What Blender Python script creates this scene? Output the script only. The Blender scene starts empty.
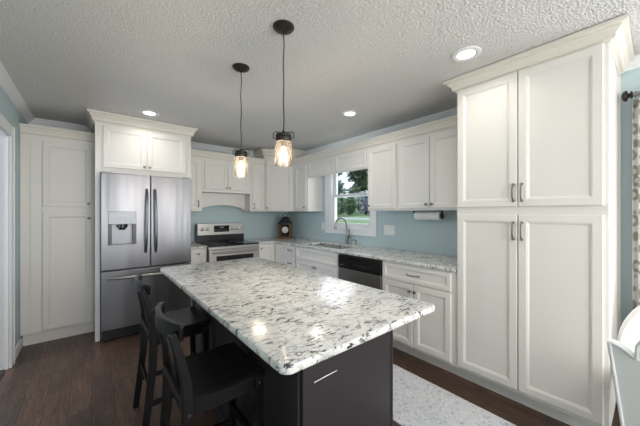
import bpy, bmesh, math, random
from mathutils import Vector, Matrix
random.seed(7)
S = bpy.context.scene
COL = S.collection

# ------------------------------------------------------------------ camera
YAW = math.radians(39.4692); CAMH = 1.3632
cd = bpy.data.cameras.new('camera'); cam = bpy.data.objects.new('camera', cd); COL.objects.link(cam)
cam.location = (0, 0, CAMH); cam.rotation_euler = (math.pi/2, 0, -YAW)
cd.sensor_width = 36; cd.lens = 277.25/640*36; cd.clip_start = .05; cd.clip_end = 200
S.camera = cam

# ------------------------------------------------------------------ world, daylight, exposure
w = bpy.data.worlds.new('sky'); S.world = w; w.use_nodes = True
nt = w.node_tree; bg = nt.nodes['Background']
tc = nt.nodes.new('ShaderNodeTexCoord'); sx = nt.nodes.new('ShaderNodeSeparateXYZ')
rp = nt.nodes.new('ShaderNodeValToRGB')
nt.links.new(tc.outputs['Generated'], sx.inputs[0]); nt.links.new(sx.outputs[2], rp.inputs[0])
rp.color_ramp.elements[0].color = (.80, .88, 1, 1); rp.color_ramp.elements[1].color = (.45, .62, 1, 1)
nt.links.new(rp.outputs[0], bg.inputs[0]); bg.inputs[1].default_value = 1.3
sd = bpy.data.lights.new('sun', 'SUN'); sd.energy = 2.2; sd.angle = .05; sd.color = (1, .95, .86)
so = bpy.data.objects.new('sun', sd); COL.objects.link(so); so.rotation_euler = (math.radians(42), 0, math.radians(-150))

def area(name, loc, rot, sx_, sy_, power, color, spread=None):
    l = bpy.data.lights.new(name, 'AREA'); l.shape = 'RECTANGLE'; l.size = sx_; l.size_y = sy_
    l.energy = power; l.color = color
    if spread: l.spread = spread
    o = bpy.data.objects.new(name, l); COL.objects.link(o); o.location = loc; o.rotation_euler = rot
    return o
# daylight through the dining window in the right wall and the hall on the left, plus an added rear fill
area('daylight_dining_window', (2.90, -1.35, 1.25), (0, math.radians(90), 0), 1.7, 2.0, 32, (.93, .97, 1))
area('added_rear_fill', (1.2, -3.35, 1.3), (math.radians(90), 0, 0), 3.0, 2.0, 78, (1, .98, .95))  # added light in the rear wall opening, brightens the room from behind the camera
area('daylight_sink_window', (3.06, 2.88, 1.66), (0, math.radians(90), 0), .9, .75, 4, (.95, .98, 1))
area('daylight_hall', (-2.3, 3.2, 1.5), (0, math.radians(-90), 0), 1.6, 1.4, 45, (.72, .84, 1))
ch = bpy.data.lights.new('added_ceiling_fill', 'POINT'); ch.energy = 36; ch.shadow_soft_size = .28; ch.color = (1, .95, .89)  # added unseen fill lamp that lifts the ceiling; no chandelier is built
co = bpy.data.objects.new('added_ceiling_fill', ch); COL.objects.link(co); co.location = (1.15, -1.35, 1.72)
S.view_settings.view_transform = 'Standard'; S.view_settings.look = 'None'
S.view_settings.gamma = 1; S.view_settings.use_curve_mapping = False
S.view_settings.exposure = 0.24
LAMP = 1.7      # recessed lamps, watts each

# ------------------------------------------------------------------ materials
def mat(name, col, rough=.5, metal=0, spec=.5, coat=0):
    m = bpy.data.materials.new(name); m.use_nodes = True
    b = m.node_tree.nodes['Principled BSDF']
    b.inputs['Base Color'].default_value = (*col, 1); b.inputs['Roughness'].default_value = rough
    b.inputs['Metallic'].default_value = metal; b.inputs['Specular IOR Level'].default_value = spec
    b.inputs['Coat Weight'].default_value = coat
    return m
def N(m, t, **k):
    n = m.node_tree.nodes.new('ShaderNode'+t)
    for a, v in k.items():
        if a in n.inputs: n.inputs[a].default_value = v
        else: setattr(n, a, v)
    return n
def K(m, a, b): m.node_tree.links.new(a, b)
def P(m): return m.node_tree.nodes['Principled BSDF']
def coords(m, scale=(1, 1, 1), rot=(0, 0, 0)):
    t = N(m, 'TexCoord'); mp = N(m, 'Mapping'); mp.inputs['Scale'].default_value = scale; mp.inputs['Rotation'].default_value = rot
    K(m, t.outputs['Object'], mp.inputs[0]); return mp.outputs[0]
def ramp(m, src, stops, interp='LINEAR'):
    r = N(m, 'ValToRGB'); e = r.color_ramp; e.interpolation = interp
    while len(e.elements) < len(stops): e.elements.new(.5)
    for el, (p, c) in zip(e.elements, stops):
        el.position = p; el.color = (*c, 1) if len(c) == 3 else c
    K(m, src, r.inputs[0]); return r.outputs[0]
def mix(m, fac, a, b, mode='MIX'):
    n = N(m, 'MixRGB', blend_type=mode)
    for s, i in ((fac, 0), (a, 1), (b, 2)):
        if isinstance(s, (int, float)): n.inputs[i].default_value = s
        elif isinstance(s, tuple): n.inputs[i].default_value = (*s, 1)
        else: K(m, s, n.inputs[i])
    return n.outputs[0]
def bump(m, h, st, dist=.01):
    b = N(m, 'Bump'); b.inputs['Strength'].default_value = st; b.inputs['Distance'].default_value = dist
    K(m, h, b.inputs['Height']); K(m, b.outputs[0], P(m).inputs['Normal'])
def noise(m, vec, scale, detail=4, rough=.55, dist=0):
    n = N(m, 'TexNoise'); n.inputs['Scale'].default_value = scale; n.inputs['Detail'].default_value = detail
    n.inputs['Roughness'].default_value = rough; n.inputs['Distortion'].default_value = dist
    K(m, vec, n.inputs['Vector']); return n.outputs[0]

W = (1, 1, 1); B0 = (0, 0, 0)
M = {}
M['cream'] = mat('cream_paint', (.81, .78, .735), .38)
M['crownc'] = mat('cream_crown_glaze_shade', (.78, .735, .655), .42)  # door cream with a warm glaze, darkened for the shade on downward-facing crown
M['wall'] = mat('blue_grey_wall_paint', (.50, .615, .635), .7)
M['white'] = mat('white_trim_paint', (.82, .83, .84), .4)
M['pewter'] = mat('pewter_hardware', (.30, .285, .27), .3, 1)
M['black'] = mat('black_plastic', (.012, .012, .013), .25)
M['glassblack'] = mat('black_glass', (.008, .008, .009), .06)
M['bronze'] = mat('dark_bronze', (.035, .028, .024), .4, .6)
M['cord'] = mat('black_cord', (.03, .028, .028), .5)
M['nickel'] = mat('brushed_nickel', (.30, .285, .265), .28, 1)
M['plate'] = mat('white_plastic_plate', (.85, .86, .85), .35)
M['paper'] = mat('paper_towel', (.88, .88, .87), .9)
M['linen'] = mat('white_chair_fabric', (.82, .80, .78), .8)
M['piping'] = mat('white_piping', (.86, .86, .85), .6)
M['dark'] = mat('dark_shadow_gap', (.02, .02, .02), .8)
M['silver'] = mat('silver_plastic', (.30, .31, .33), .4, .6)
M['steeldw'] = mat('warm_brushed_steel', (.43, .41, .39), .40, 1)
M['brownwood'] = mat('brown_lantern_wood', (.16, .075, .035), .6)
M['blackiron'] = mat('black_iron', (.03, .03, .035), .5, .5)
M['dial'] = mat('ivory_dial', (.75, .74, .7), .5)
M['bark'] = mat('tree_bark', (.07, .06, .055), .9)
M['sinksteel'] = mat('satin_sink_steel', (.6, .6, .6), .4, 1)

m = M['ceil'] = mat('textured_ceiling_paint', (.70, .685, .665), .9)
v = coords(m); a = noise(m, v, 100, 3, .6); bb = N(m, 'TexVoronoi'); bb.inputs['Scale'].default_value = 75; K(m, v, bb.inputs[0])
h = mix(m, .5, a, bb.outputs[0]); bump(m, h, .85, .013)

m = M['steel'] = mat('stainless_steel', (.20, .20, .21), .3, 1)
v = coords(m, (5, 5, .45)); n_ = noise(m, v, 1.0, 2); bump(m, n_, .35, .03)
v2 = coords(m, (6, 6, .4)); n2 = noise(m, v2, 1.3, 2)
r_ = N(m, 'MapRange'); r_.inputs['To Min'].default_value = .24; r_.inputs['To Max'].default_value = .42; K(m, n2, r_.inputs[0]); K(m, r_.outputs[0], P(m).inputs['Roughness'])

m = M['blackwood'] = mat('black_stained_wood', (.006, .0055, .006), .27, spec=.24)
v = coords(m, (3, 3, 30)); bump(m, noise(m, v, 8, 4), .12, .003)
m = M['espresso'] = mat('espresso_painted_wood', (.030, .025, .026), .36)
v = coords(m, (25, 25, 1.5)); bump(m, noise(m, v, 5, 3), .06, .002)

# floor: hand scraped dark hickory planks running along y
m = M['floor'] = mat('dark_hickory_planks', (.05, .03, .02), .34)
t = N(m, 'TexCoord'); mp = N(m, 'Mapping'); mp.inputs['Rotation'].default_value = (0, 0, math.radians(90)); K(m, t.outputs['Object'], mp.inputs[0])
br = N(m, 'TexBrick'); br.offset = .37
for k_, vv in (('Scale', 1), ('Mortar Size', .0018), ('Brick Width', 1.25), ('Row Height', .128), ('Bias', 0)): br.inputs[k_].default_value = vv
br.inputs['Color1'].default_value = (0, 0, 0, 1); br.inputs['Color2'].default_value = (1, 1, 1, 1); br.inputs['Mortar'].default_value = (.5, .5, .5, 1)
K(m, mp.outputs[0], br.inputs[0])
g = noise(m, coords(m, (9, 1.1, 1)), 7, 6, .65, 1.2)
g2 = noise(m, coords(m, (2.5, .8, 1)), 3, 3)
base = ramp(m, br.outputs[0], [(0, (.062, .037, .027)), (.5, (.076, .044, .031)), (1, (.096, .053, .036))])
gr = ramp(m, g, [(.3, (.40, .38, .38)), (.5, (1, 1, 1)), (.70, (2.0, 1.85, 1.75))])
c = mix(m, 1, base, gr, 'MULTIPLY'); gl = ramp(m, g2, [(.3, (.7, .7, .7)), (.7, (1.3, 1.25, 1.2))]); c = mix(m, 1, c, gl, 'MULTIPLY')
c = mix(m, br.outputs['Fac'], c, (.01, .007, .005)); K(m, c, P(m).inputs['Base Color'])
bump(m, mix(m, .5, g, noise(m, coords(m, (14, 3, 1)), 5, 3)), .35, .006)

# granite: white ground, grey clouds, dark wispy flecks, tan spots
def granite(name):
    m = mat(name, (.7, .68, .65), .19)
    v = coords(m, (1, 1, 1), (0, 0, .6)); vs = coords(m, (1, 2.4, 1.5), (0, 0, .5))
    c = ramp(m, noise(m, v, 13, 6, .70, .5), [(.30, (.30, .295, .30)), (.40, (.58, .57, .555)), (.49, (.74, .725, .695))])
    c = mix(m, ramp(m, noise(m, v, 21, 4, .6, .6), [(.60, B0), (.68, (.6, .6, .6))]), c, (.42, .345, .26))
    fl = ramp(m, noise(m, vs, 17, 6, .70, 1.1), [(.545, B0), (.578, W)])
    md = ramp(m, noise(m, v, 7, 3), [(.36, (.25, .25, .25)), (.56, W)])
    c = mix(m, mix(m, 1, fl, md, 'MULTIPLY'), c, (.05, .048, .055))
    sp = N(m, 'TexVoronoi'); sp.inputs['Scale'].default_value = 95; K(m, v, sp.inputs[0])
    sp2 = ramp(m, sp.outputs[0], [(.14, W), (.26, B0)]); md2 = ramp(m, noise(m, v, 16, 2), [(.50, B0), (.60, W)])
    c = mix(m, mix(m, 1, sp2, md2, 'MULTIPLY'), c, (.06, .055, .06)); K(m, c, P(m).inputs['Base Color'])
    return m
M['granite'] = granite('white_granite')

m = M['rug'] = mat('pale_floral_rug', (.6, .62, .66), .95)
v = coords(m); vo = N(m, 'TexVoronoi'); vo.inputs['Scale'].default_value = 15; K(m, v, vo.inputs[0])
nn = noise(m, v, 48, 5, .65, 1.0)
c = ramp(m, nn, [(.34, (.38, .41, .49)), (.46, (.66, .67, .71)), (.62, (.76, .76, .77))])
spots = ramp(m, vo.outputs[0], [(.16, W), (.34, B0)])
v7 = N(m, 'TexVoronoi'); v7.inputs['Scale'].default_value = 26; K(m, v, v7.inputs[0])
sel = ramp(m, noise(m, v, 11, 2), [(.54, B0), (.60, W)])
c = mix(m, mix(m, 1, spots, sel, 'MULTIPLY'), c, (.36, .42, .52))
K(m, c, P(m).inputs['Base Color']); bump(m, noise(m, v, 250, 2), .3, .004)

m = M['curtain'] = mat('ring_pattern_curtain', (.8, .79, .77), .9)
t = N(m, 'TexCoord'); vo = N(m, 'TexVoronoi'); vo.inputs['Scale'].default_value = 11; vo.inputs['Randomness'].default_value = .45; K(m, t.outputs['UV'], vo.inputs[0])
c = ramp(m, vo.outputs[0], [(.18, (.80, .79, .77)), (.25, (.42, .38, .33)), (.42, (.42, .38, .33)), (.50, (.80, .79, .77))])
K(m, c, P(m).inputs['Base Color'])

def leaf(name, c1, c2):
    m = mat(name, c1, .7); c = ramp(m, noise(m, coords(m), 1.6, 3), [(.35, c1), (.65, c2)]); K(m, c, P(m).inputs['Base Color']); return m
M['leafd'] = leaf('dark_green_leaves', (.10, .17, .08), (.22, .30, .14))
M['leafm'] = leaf('mid_green_leaves', (.17, .25, .12), (.32, .40, .20))
M['leafp'] = leaf('grey_lilac_leaves', (.24, .26, .28), (.36, .38, .42))
m = M['lawn'] = leaf('lawn_grass', (.13, .22, .07), (.26, .33, .14))
M['drive'] = mat('pale_gravel', (.36, .40, .34), .9)

def glass(name, tint=(1, 1, 1), refl=.10):
    m = bpy.data.materials.new(name); m.use_nodes = True; t = m.node_tree; t.nodes.clear()
    o = t.nodes.new('ShaderNodeOutputMaterial'); tr = t.nodes.new('ShaderNodeBsdfTransparent'); gl = t.nodes.new('ShaderNodeBsdfGlossy')
    tr.inputs[0].default_value = (*tint, 1); gl.inputs['Roughness'].default_value = .02
    mx = t.nodes.new('ShaderNodeMixShader'); fr = t.nodes.new('ShaderNodeLayerWeight'); fr.inputs[0].default_value = refl*2
    t.links.new(fr.outputs[0], mx.inputs[0]); t.links.new(tr.outputs[0], mx.inputs[1]); t.links.new(gl.outputs[0], mx.inputs[2]); t.links.new(mx.outputs[0], o.inputs[0])
    return m
M['pane'] = glass('window_glass', (.97, .99, .99), .06)
M['jar'] = glass('seeded_jar_glass', (.97, .96, .94), .10)
t_ = M['jar'].node_tree; tl = t_.nodes.new('ShaderNodeBsdfTranslucent'); tl.inputs[0].default_value = (.95, .85, .74, 1); m2 = t_.nodes.new('ShaderNodeMixShader'); m2.inputs[0].default_value = .018
o_ = [n for n in t_.nodes if n.type == 'OUTPUT_MATERIAL'][0]; src_ = o_.inputs[0].links[0].from_socket
t_.links.new(src_, m2.inputs[1]); t_.links.new(tl.outputs[0], m2.inputs[2]); t_.links.new(m2.outputs[0], o_.inputs[0])
def emit(name, col, st):
    m = bpy.data.materials.new(name); m.use_nodes = True; b = P(m); b.inputs['Base Color'].default_value = (*col, 1)
    b.inputs['Emission Color'].default_value = (*col, 1); b.inputs['Emission Strength'].default_value = st; return m
M['bulb'] = emit('warm_bulb', (1, .74, .45), 7)
M['lens'] = emit('lamp_lens', (1, .96, .9), 6)
M['digits'] = emit('range_clock_digits', (.3, .34, .36), .04)

# ------------------------------------------------------------------ mesh helpers
OFF = {}
class MB:
    def __init__(s): s.b = bmesh.new(); s.uv = None
    def quad(s, vs):
        return s.b.faces.new([s.b.verts.new(v) for v in vs])
    def box(s, x0, x1, y0, y1, z0, z1):
        vs = [s.b.verts.new((x, y, z)) for x in (x0, x1) for y in (y0, y1) for z in (z0, z1)]
        for f in ((0, 1, 3, 2), (4, 6, 7, 5), (0, 4, 5, 1), (2, 3, 7, 6), (0, 2, 6, 4), (1, 5, 7, 3)): s.b.faces.new([vs[i] for i in f])
        return s
    def loft(s, rings, closed=True, caps=True):
        R = [[s.b.verts.new(p) for p in r] for r in rings]; n = len(R[0])
        for a, b in zip(R, R[1:]):
            for i in range(n if closed else n-1):
                j = (i+1) % n; s.b.faces.new((a[i], a[j], b[j], b[i]))
        if caps and closed: s.b.faces.new(R[0][::-1]); s.b.faces.new(R[-1])
        return s
    def lathe(s, base, axis, prof, seg=20, caps=True):
        ax = Vector(axis).normalized(); u = ax.orthogonal().normalized(); v = ax.cross(u); base = Vector(base)
        return s.loft([[base+ax*h+(u*math.cos(2*math.pi*i/seg)+v*math.sin(2*math.pi*i/seg))*max(r, 1e-4) for i in range(seg)] for r, h in prof], caps=caps)
    def tube(s, pts, r, seg=10, ry=None, up=None):
        pts = [Vector(p) for p in pts]; rings = []; rr = r if isinstance(r, (list, tuple)) else [r]*len(pts)
        u = None
        for i, p in enumerate(pts):
            t = (pts[min(i+1, len(pts)-1)]-pts[max(i-1, 0)]).normalized()
            if up is not None: u = Vector(up)-t*t.dot(Vector(up)); u.normalize()
            elif u is None: u = t.orthogonal().normalized()
            else: u = (u-t*t.dot(u)).normalized()
            v = t.cross(u); k = (ry/r) if ry and not isinstance(r, (list, tuple)) else 1
            rings.append([p+(u*math.cos(2*math.pi*j/seg)*k+v*math.sin(2*math.pi*j/seg))*rr[i] for j in range(seg)])
        return s.loft(rings)
    def bar(s, pts, side, ws, ts):
        """rectangular section swept along pts; ws = size along `side`, ts = other size (lists or numbers)"""
        pts = [Vector(p) for p in pts]; sd_ = Vector(side).normalized(); rings = []
        for i, p in enumerate(pts):
            t = (pts[min(i+1, len(pts)-1)]-pts[max(i-1, 0)]).normalized()
            a = (sd_-t*t.dot(sd_)).normalized(); b = t.cross(a)
            w_ = ws[i] if isinstance(ws, (list, tuple)) else ws; t_ = ts[i] if isinstance(ts, (list, tuple)) else ts
            rings.append([p+a*w_/2+b*t_/2, p-a*w_/2+b*t_/2, p-a*w_/2-b*t_/2, p+a*w_/2-b*t_/2])
        return s.loft(rings)
    def prism(s, poly, d0, d1, M_):
        """polygon (a,b) extruded between depths d0,d1 through mapping M_(a,b,d)"""
        return s.loft([[M_(a, b, d0) for a, b in poly], [M_(a, b, d1) for a, b in poly]])
    def cells(s, xs, ys, solid, z0, z1, Mp=lambda x, y, z: (x, y, z)):
        nx, ny = len(xs)-1, len(ys)-1; cache = {}
        def V(i, j, k):
            if (i, j, k) not in cache: cache[i, j, k] = s.b.verts.new(Mp(xs[i], ys[j], (z0, z1)[k]))
            return cache[i, j, k]
        for i in range(nx):
            for j in range(ny):
                if not solid(i, j): continue
                s.b.faces.new((V(i, j, 1), V(i+1, j, 1), V(i+1, j+1, 1), V(i, j+1, 1)))
                s.b.faces.new((V(i, j, 0), V(i, j+1, 0), V(i+1, j+1, 0), V(i+1, j, 0)))
                for di, dj, e in ((-1, 0, ((i, j), (i, j+1))), (1, 0, ((i+1, j+1), (i+1, j))), (0, -1, ((i+1, j), (i, j))), (0, 1, ((i, j+1), (i+1, j+1)))):
                    a, b_ = i+di, j+dj
                    if not (0 <= a < nx and 0 <= b_ < ny and solid(a, b_)):
                        p, q = e; s.b.faces.new((V(*p, 0), V(*p, 1), V(*q, 1), V(*q, 0)))
        return s
    def sweep(s, path, prof):
        """moulding: plan path [(x,y)], profile [(out,z)]; 'out' is to the right of travel, mitred"""
        pts = [Vector((*p, 0)) for p in path]; rings = []
        for i, p in enumerate(pts):
            d1 = (p-pts[i-1]).normalized() if i else (pts[1]-p).normalized()
            d2 = (pts[i+1]-p).normalized() if i < len(pts)-1 else d1
            n1 = Vector((d1.y, -d1.x, 0)); n2 = Vector((d2.y, -d2.x, 0)); nb = (n1+n2).normalized(); k = 1/max(.3, nb.dot(n1))
            rings.append([p+nb*o*k+Vector((0, 0, z)) for o, z in prof])
        return s.loft(rings)
    def door(s, Mp, u0, u1, z0, z1, t=.02, fw=.044, d0=.0):
        """framed cabinet front with a bevelled, recessed flat panel"""
        def ring(i, d): return [Mp(u0+i, z0+i, d), Mp(u1-i, z0+i, d), Mp(u1-i, z1-i, d), Mp(u0+i, z1-i, d)]
        f = min(fw, (u1-u0)*.28, (z1-z0)*.30)
        return s.loft([ring(0, d0), ring(0, d0+t-.004), ring(.004, d0+t), ring(f, d0+t), ring(f+.003, d0+t-.003), ring(f+.007, d0+t-.003), ring(f+.016, d0+t-.010)])
    def build(s, name, m, parent=None, loc=None, bevel=0, smooth=False, seg=2, recalc=True):
        if recalc: bmesh.ops.recalc_face_normals(s.b, faces=s.b.faces[:])
        o_ = OFF[parent.name] if parent else Vector(loc if loc else (0, 0, 0))
        bmesh.ops.translate(s.b, verts=s.b.verts[:], vec=-o_)
        me = bpy.data.meshes.new(name); s.b.to_mesh(me); s.b.free()
        if smooth:
            for p in me.polygons: p.use_smooth = True
        ob = bpy.data.objects.new(name, me); COL.objects.link(ob)
        me.materials.append(M[m] if isinstance(m, str) else m)
        if parent: ob.parent = parent
        else: ob.location = o_
        OFF[ob.name] = o_.copy()
        if smooth and smooth != 'all':
            for e in me.edges: pass
            me.set_sharp_from_angle(angle=math.radians(40))
        if bevel:
            bv = ob.modifiers.new('bevel', 'BEVEL'); bv.width = bevel; bv.segments = seg; bv.limit_method = 'ANGLE'; bv.angle_limit = math.radians(40)
        return ob
def thing(name, label, cat, loc, group=None):
    o = bpy.data.objects.new(name, None); COL.objects.link(o); o.location = loc; o.empty_display_size = .05
    OFF[o.name] = Vector(loc); o['label'] = label; o['category'] = cat
    if group: o['group'] = group
    return o
def tag(o, label, cat, group=None):
    o['label'] = label; o['category'] = cat
    if group: o['group'] = group
    return o
def struct(o): o['kind'] = 'structure'; return o
def dup(root, loc, label, group=None):
    r = root.copy(); COL.objects.link(r); r.location = loc; r['label'] = label
    if group: r['group'] = group
    for ch in list(root.children):
        c_ = ch.copy(); COL.objects.link(c_); c_.parent = r
        for g_ in list(ch.children):
            d_ = g_.copy(); COL.objects.link(d_); d_.parent = c_
    return r

# ------------------------------------------------------------------ dimensions
XL, XR, YB, YF, ZC = -.56, 2.93, 4.53, -3.5, 2.44      # walls and ceiling
FB, UB = 2.298, 2.63                                  # right run: base and upper faces (x)
FBB, UBB = 3.93, 4.19                                 # back run: base and upper faces (y)
FRY, PAY = 3.77, 4.085                                # fridge cabinet and left pantry faces (y)
UZ0, UZ1, CZ = 1.39, 2.165, .914
def MR(x): return lambda u, z, d: (x-d, u, z)         # fronts facing -x
def MBk(y): return lambda u, z, d: (u, y-d, z)        # fronts facing -y
ML = lambda x: (lambda u, z, d: (x+d, u, z))

# ------------------------------------------------------------------ room shell
struct(MB().box(-3.2, XR+.14, YF-.14, YB+.14, -.10, 0).build('floor', 'floor'))
struct(MB().box(-3.2, XR+.14, YF-.14, YB+.14, ZC, ZC+.1).build('ceiling', 'ceil'))
struct(MB().box(-3.2, XR+.14, YB, YB+.14, 0, ZC).build('wall_back', 'wall'))
# right wall with the sink window and the dining window
WY0, WY1, WZ0, WZ1 = 2.455, 3.30, 1.145, 2.14
ys = [YF, -2.4, -.32, WY0, WY1, YB]; zs = [0, .30, WZ0, 2.12, WZ1, ZC]
struct(MB().cells(ys, zs, lambda i, j: not ((i == 3 and j in (2, 3)) or (i == 1 and j in (1, 2))), XR, XR+.14, lambda y, z, x: (x, y, z)).build('wall_right', 'wall'))
# left wall with cased opening
DY0, DY1, DZ = 2.45, 3.612, 2.045
struct(MB().cells([YF, DY0, DY1, YB], [0, DZ, ZC], lambda i, j: not (i == 1 and j == 0), XL-.13, XL, lambda y, z, x: (x, y, z)).build('wall_left', 'wall'))
struct(MB().cells([-3.2, -.4, 2.8, XR+.14], [0, .1, 2.2, ZC], lambda i, j: not (i == 1 and j == 1), YF-.14, YF, lambda x, z, y: (x, y, z)).build('wall_rear', 'wall'))
struct(MB().box(-3.3, -3.2, YF-.14, YB+.14, 0, ZC).build('wall_hall', 'wall'))
# door casing and jambs
o = MB().box(XL, XL+.018, DY1-.005, DY1+.088, 0, DZ+.09).box(XL, XL+.018, DY0-.088, DY0+.005, 0, DZ+.09).box(XL, XL+.018, DY0+.005, DY1-.005, DZ-.005, DZ+.09)
o.box(XL, XL+.024, DY1+.07, DY1+.09, 0, DZ+.092)
o.box(XL-.13, XL, DY1-.02, DY1, 0, DZ).box(XL-.13, XL, DY0, DY0+.02, 0, DZ).box(XL-.13, XL, DY0, DY1, DZ-.02, DZ).box(XL-.09, XL-.05, DY1-.032, DY1-.02, 0, DZ-.02)
struct(o.build('trim_1', 'white', bevel=.003))
bbp = [(0, 0), (.014, 0), (.014, .075), (.008, .09), (0, .09)]
struct(MB().sweep([(XL, DY1+.09), (XL, PAY+.02)], bbp).build('baseboard_left', 'white'))
struct(MB().sweep([(XR, .165), (XR, YF)], bbp).build('baseboard_right', 'white'))
# ceiling crown
cp = [(0, ZC), (.060, ZC), (.060, ZC-.010), (.046, ZC-.020), (.026, ZC-.046), (.012, ZC-.058), (.012, ZC-.072), (0, ZC-.072)]
struct(MB().sweep([(XL, YF), (XL, YB), (XR, YB), (XR, .99)], cp).build('trim_2', 'white'))
struct(MB().sweep([(XR, .165), (XR, YF)], cp).build('trim_3', 'white'))
tag(MB().box(XL-.12, XL-.02, DY0+.02, DY1-.02, 0, .008).build('door_threshold', 'espresso', loc=(XL-.07, 3, 0)), 'dark wooden threshold strip in the floor of the left doorway', 'threshold')

# ------------------------------------------------------------------ sink window
win = MB()
x0, x1 = XR-.02, XR
win.box(x0, x1, WY0-.095, WY0+.004, WZ0-.09, WZ1+.09).box(x0, x1, WY1-.004, WY1+.095, WZ0-.09, WZ1+.09).box(x0, x1, WY0+.004, WY1-.004, WZ1-.004, WZ1+.09).box(x0, x1, WY0+.004, WY1-.004, WZ0-.09, WZ0+.004)
win.box(XR-.028, XR-.02, WY0-.10, WY1+.10, WZ0-.10, WZ0-.08).box(XR-.028, XR-.02, WY0-.10, WY0-.075, WZ0-.08, WZ1+.09).box(XR-.028, XR-.02, WY1+.075, WY1+.10, WZ0-.08, WZ1+.09)
for a, b in ((WY0, WY0+.022), (WY1-.022, WY1)): win.box(XR, XR+.13, a, b, WZ0, WZ1)
win.box(XR, XR+.13, WY0, WY1, WZ0, WZ0+.022).box(XR, XR+.13, WY0, WY1, WZ1-.022, WZ1)
w1 = struct(win.build('window_1', 'white', loc=(XR, 2.88, WZ0), bevel=.003))
def sash(name, x, ya, yb, za, zb, r, mid):
    s_ = MB().box(x, x+.034, ya, ya+r, za, zb).box(x, x+.034, yb-r, yb, za, zb).box(x, x+.034, ya+r, yb-r, za, za+r*1.05).box(x, x+.034, ya+r, yb-r, zb-.036, zb)
    so_ = s_.build(name, 'white', w1, bevel=.003)
    MB().box(x+.015, x+.019, ya+r-.004, yb-r+.004, za+r-.004, zb-.032).build('window_pane', 'pane', so_)
    return so_
sash('window_sash', XR+.03, WY0+.022, WY1-.022, WZ0+.022, 1.645, .042, 0)
sash('window_sash', XR+.068, WY0+.022, WY1-.022, 1.61, WZ1-.022, .042, 0)
lk = MB()
for yy in (2.67, 3.07): lk.box(XR+.012, XR+.03, yy-.028, yy+.028, 1.642, 1.664)
lk.build('sash_lock', 'white', w1, bevel=.004)
# dining window frame (behind the curtain)
d_ = MB()
d_.box(XR-.02, XR, -2.5, -2.4, .2, 2.22).box(XR-.02, XR, -.32, -.22, .2, 2.22).box(XR-.02, XR, -2.4, -.32, 2.12, 2.22).box(XR-.02, XR, -2.4, -.32, .2, .30).box(XR+.03, XR+.07, -1.40, -1.32, .3, 2.12).box(XR+.03, XR+.07, -2.4, -.32, 1.18, 1.23)
w2 = struct(d_.build('window_2', 'white'))
for ya, yb in ((-2.4, -1.40), (-1.32, -.32)):
    for za, zb in ((.30, 1.18), (1.23, 2.12)): MB().box(XR+.045, XR+.049, ya, yb, za, zb).build('window_pane', 'pane', w2)

# ------------------------------------------------------------------ hardware
def pull(parent, p, along, out, L=.12, name='handle'):
    p = Vector(p); al = Vector(along); ou = Vector(out); b = MB(); pts = []
    for i in range(9):
        t_ = i/8*2-1; pts.append(p+al*(L/2*t_)+ou*(.006+.022*(1-t_**4)))
    b.tube(pts, [.0075, .0055, .005, .0055, .006, .0055, .005, .0055, .0075], 8)
    for sgn in (-1, 1): b.lathe(p+al*(sgn*L/2), ou, [(.010, 0), (.010, .004), (.007, .010), (.004, .013)], 10)
    return b.build(name, 'pewter', parent, smooth=True)
def knob(parent, p, out):
    return MB().lathe(p, out, [(.009, 0), (.009, .003), (.005, .006), (.005, .014), (.013, .018), (.015, .023), (.013, .028), (.005, .031)], 12).build('knob', 'pewter', parent, smooth=True)
OR, OB = (-1, 0, 0), (0, -1, 0)
def crownprof(z, h, out):
    f = lambda a, b: (.008+(out-.008)*a, z+h*b)
    return [(-.02, z), (.006, z), f(.04, .10), f(.30, .16), f(.30, .34), f(.38, .44), f(.58, .60), f(.66, .66), f(.66, .74), f(1, .80), f(1, 1), (-.02, z+h)]

# ------------------------------------------------------------------ left pantry
t = thing('pantry_cabinet', 'cream pantry cabinet with one door above another, left of the refrigerator', 'cabinet', (-.25, 4.3, 0))
b = MB().box(XL+.002, .024, PAY, YB-.002, .122, 2.21).box(XL+.012, .024, PAY+.045, YB-.002, 0, .122); b.build('body', 'cream', t)
MB().box(-.485, -.405, PAY-.012, PAY, .12, 2.10).build('filler_strip', 'cream', t, bevel=.002)
d = MB().door(MBk(PAY), -.396, .003, 1.43, 2.115).build('door', 'cream', t); knob(d, (-.027, PAY-.02, 1.468), OB)
d = MB().door(MBk(PAY), -.396, .003, .135, 1.372).build('door', 'cream', t); knob(d, (-.024, PAY-.02, 1.305), OB)
MB().box(XL+.016, .02, PAY+.030, PAY+.045, 0, .114).build('toe_board', 'cream', t, bevel=.003)
MB().sweep([(XL+.002, PAY), (.024, PAY)], crownprof(2.165, .095, .05)).build('crown_molding', 'crownc', t)

# ------------------------------------------------------------------ fridge cabinet
FX0, FX1 = .027, .975
t = thing('refrigerator_cabinet', 'deep cream two-door cabinet boxed in over the refrigerator with crown to the ceiling', 'cabinet', (.5, 4.1, 0))
b = MB().box(FX0, FX1, FRY, YB-.002, 1.80, 2.42).box(FX0, FX0+.04, FRY, YB-.002, 0, 1.80).box(FX1-.022, FX1, FRY, YB-.002, 0, 1.80); b.build('body', 'cream', t)
for ua, ub, kx in ((.093, .490, .468), (.496, .911, .522)):
    d = MB().door(MBk(FRY), ua, ub, 1.855, 2.297).build('door', 'cream', t); knob(d, (kx, FRY-.02, 1.888), OB)
MB().sweep([(FX0, YB-.01), (FX0, FRY), (FX1, FRY), (FX1, YB-.01)], crownprof(2.325, .11, .065)).build('crown_molding', 'crownc', t)

# ------------------------------------------------------------------ refrigerator
FY = 3.665
t = thing('refrigerator', 'stainless french-door refrigerator with water dispenser and bottom freezer drawer', 'refrigerator', (.51, 4.0, 0))
RX0, RX1, RXM = .072, .951, .519
MB().box(RX0+.005, RX1-.003, FY+.075, YB-.06, .03, 1.765).build('body', 'silver', t, bevel=.004)
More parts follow.
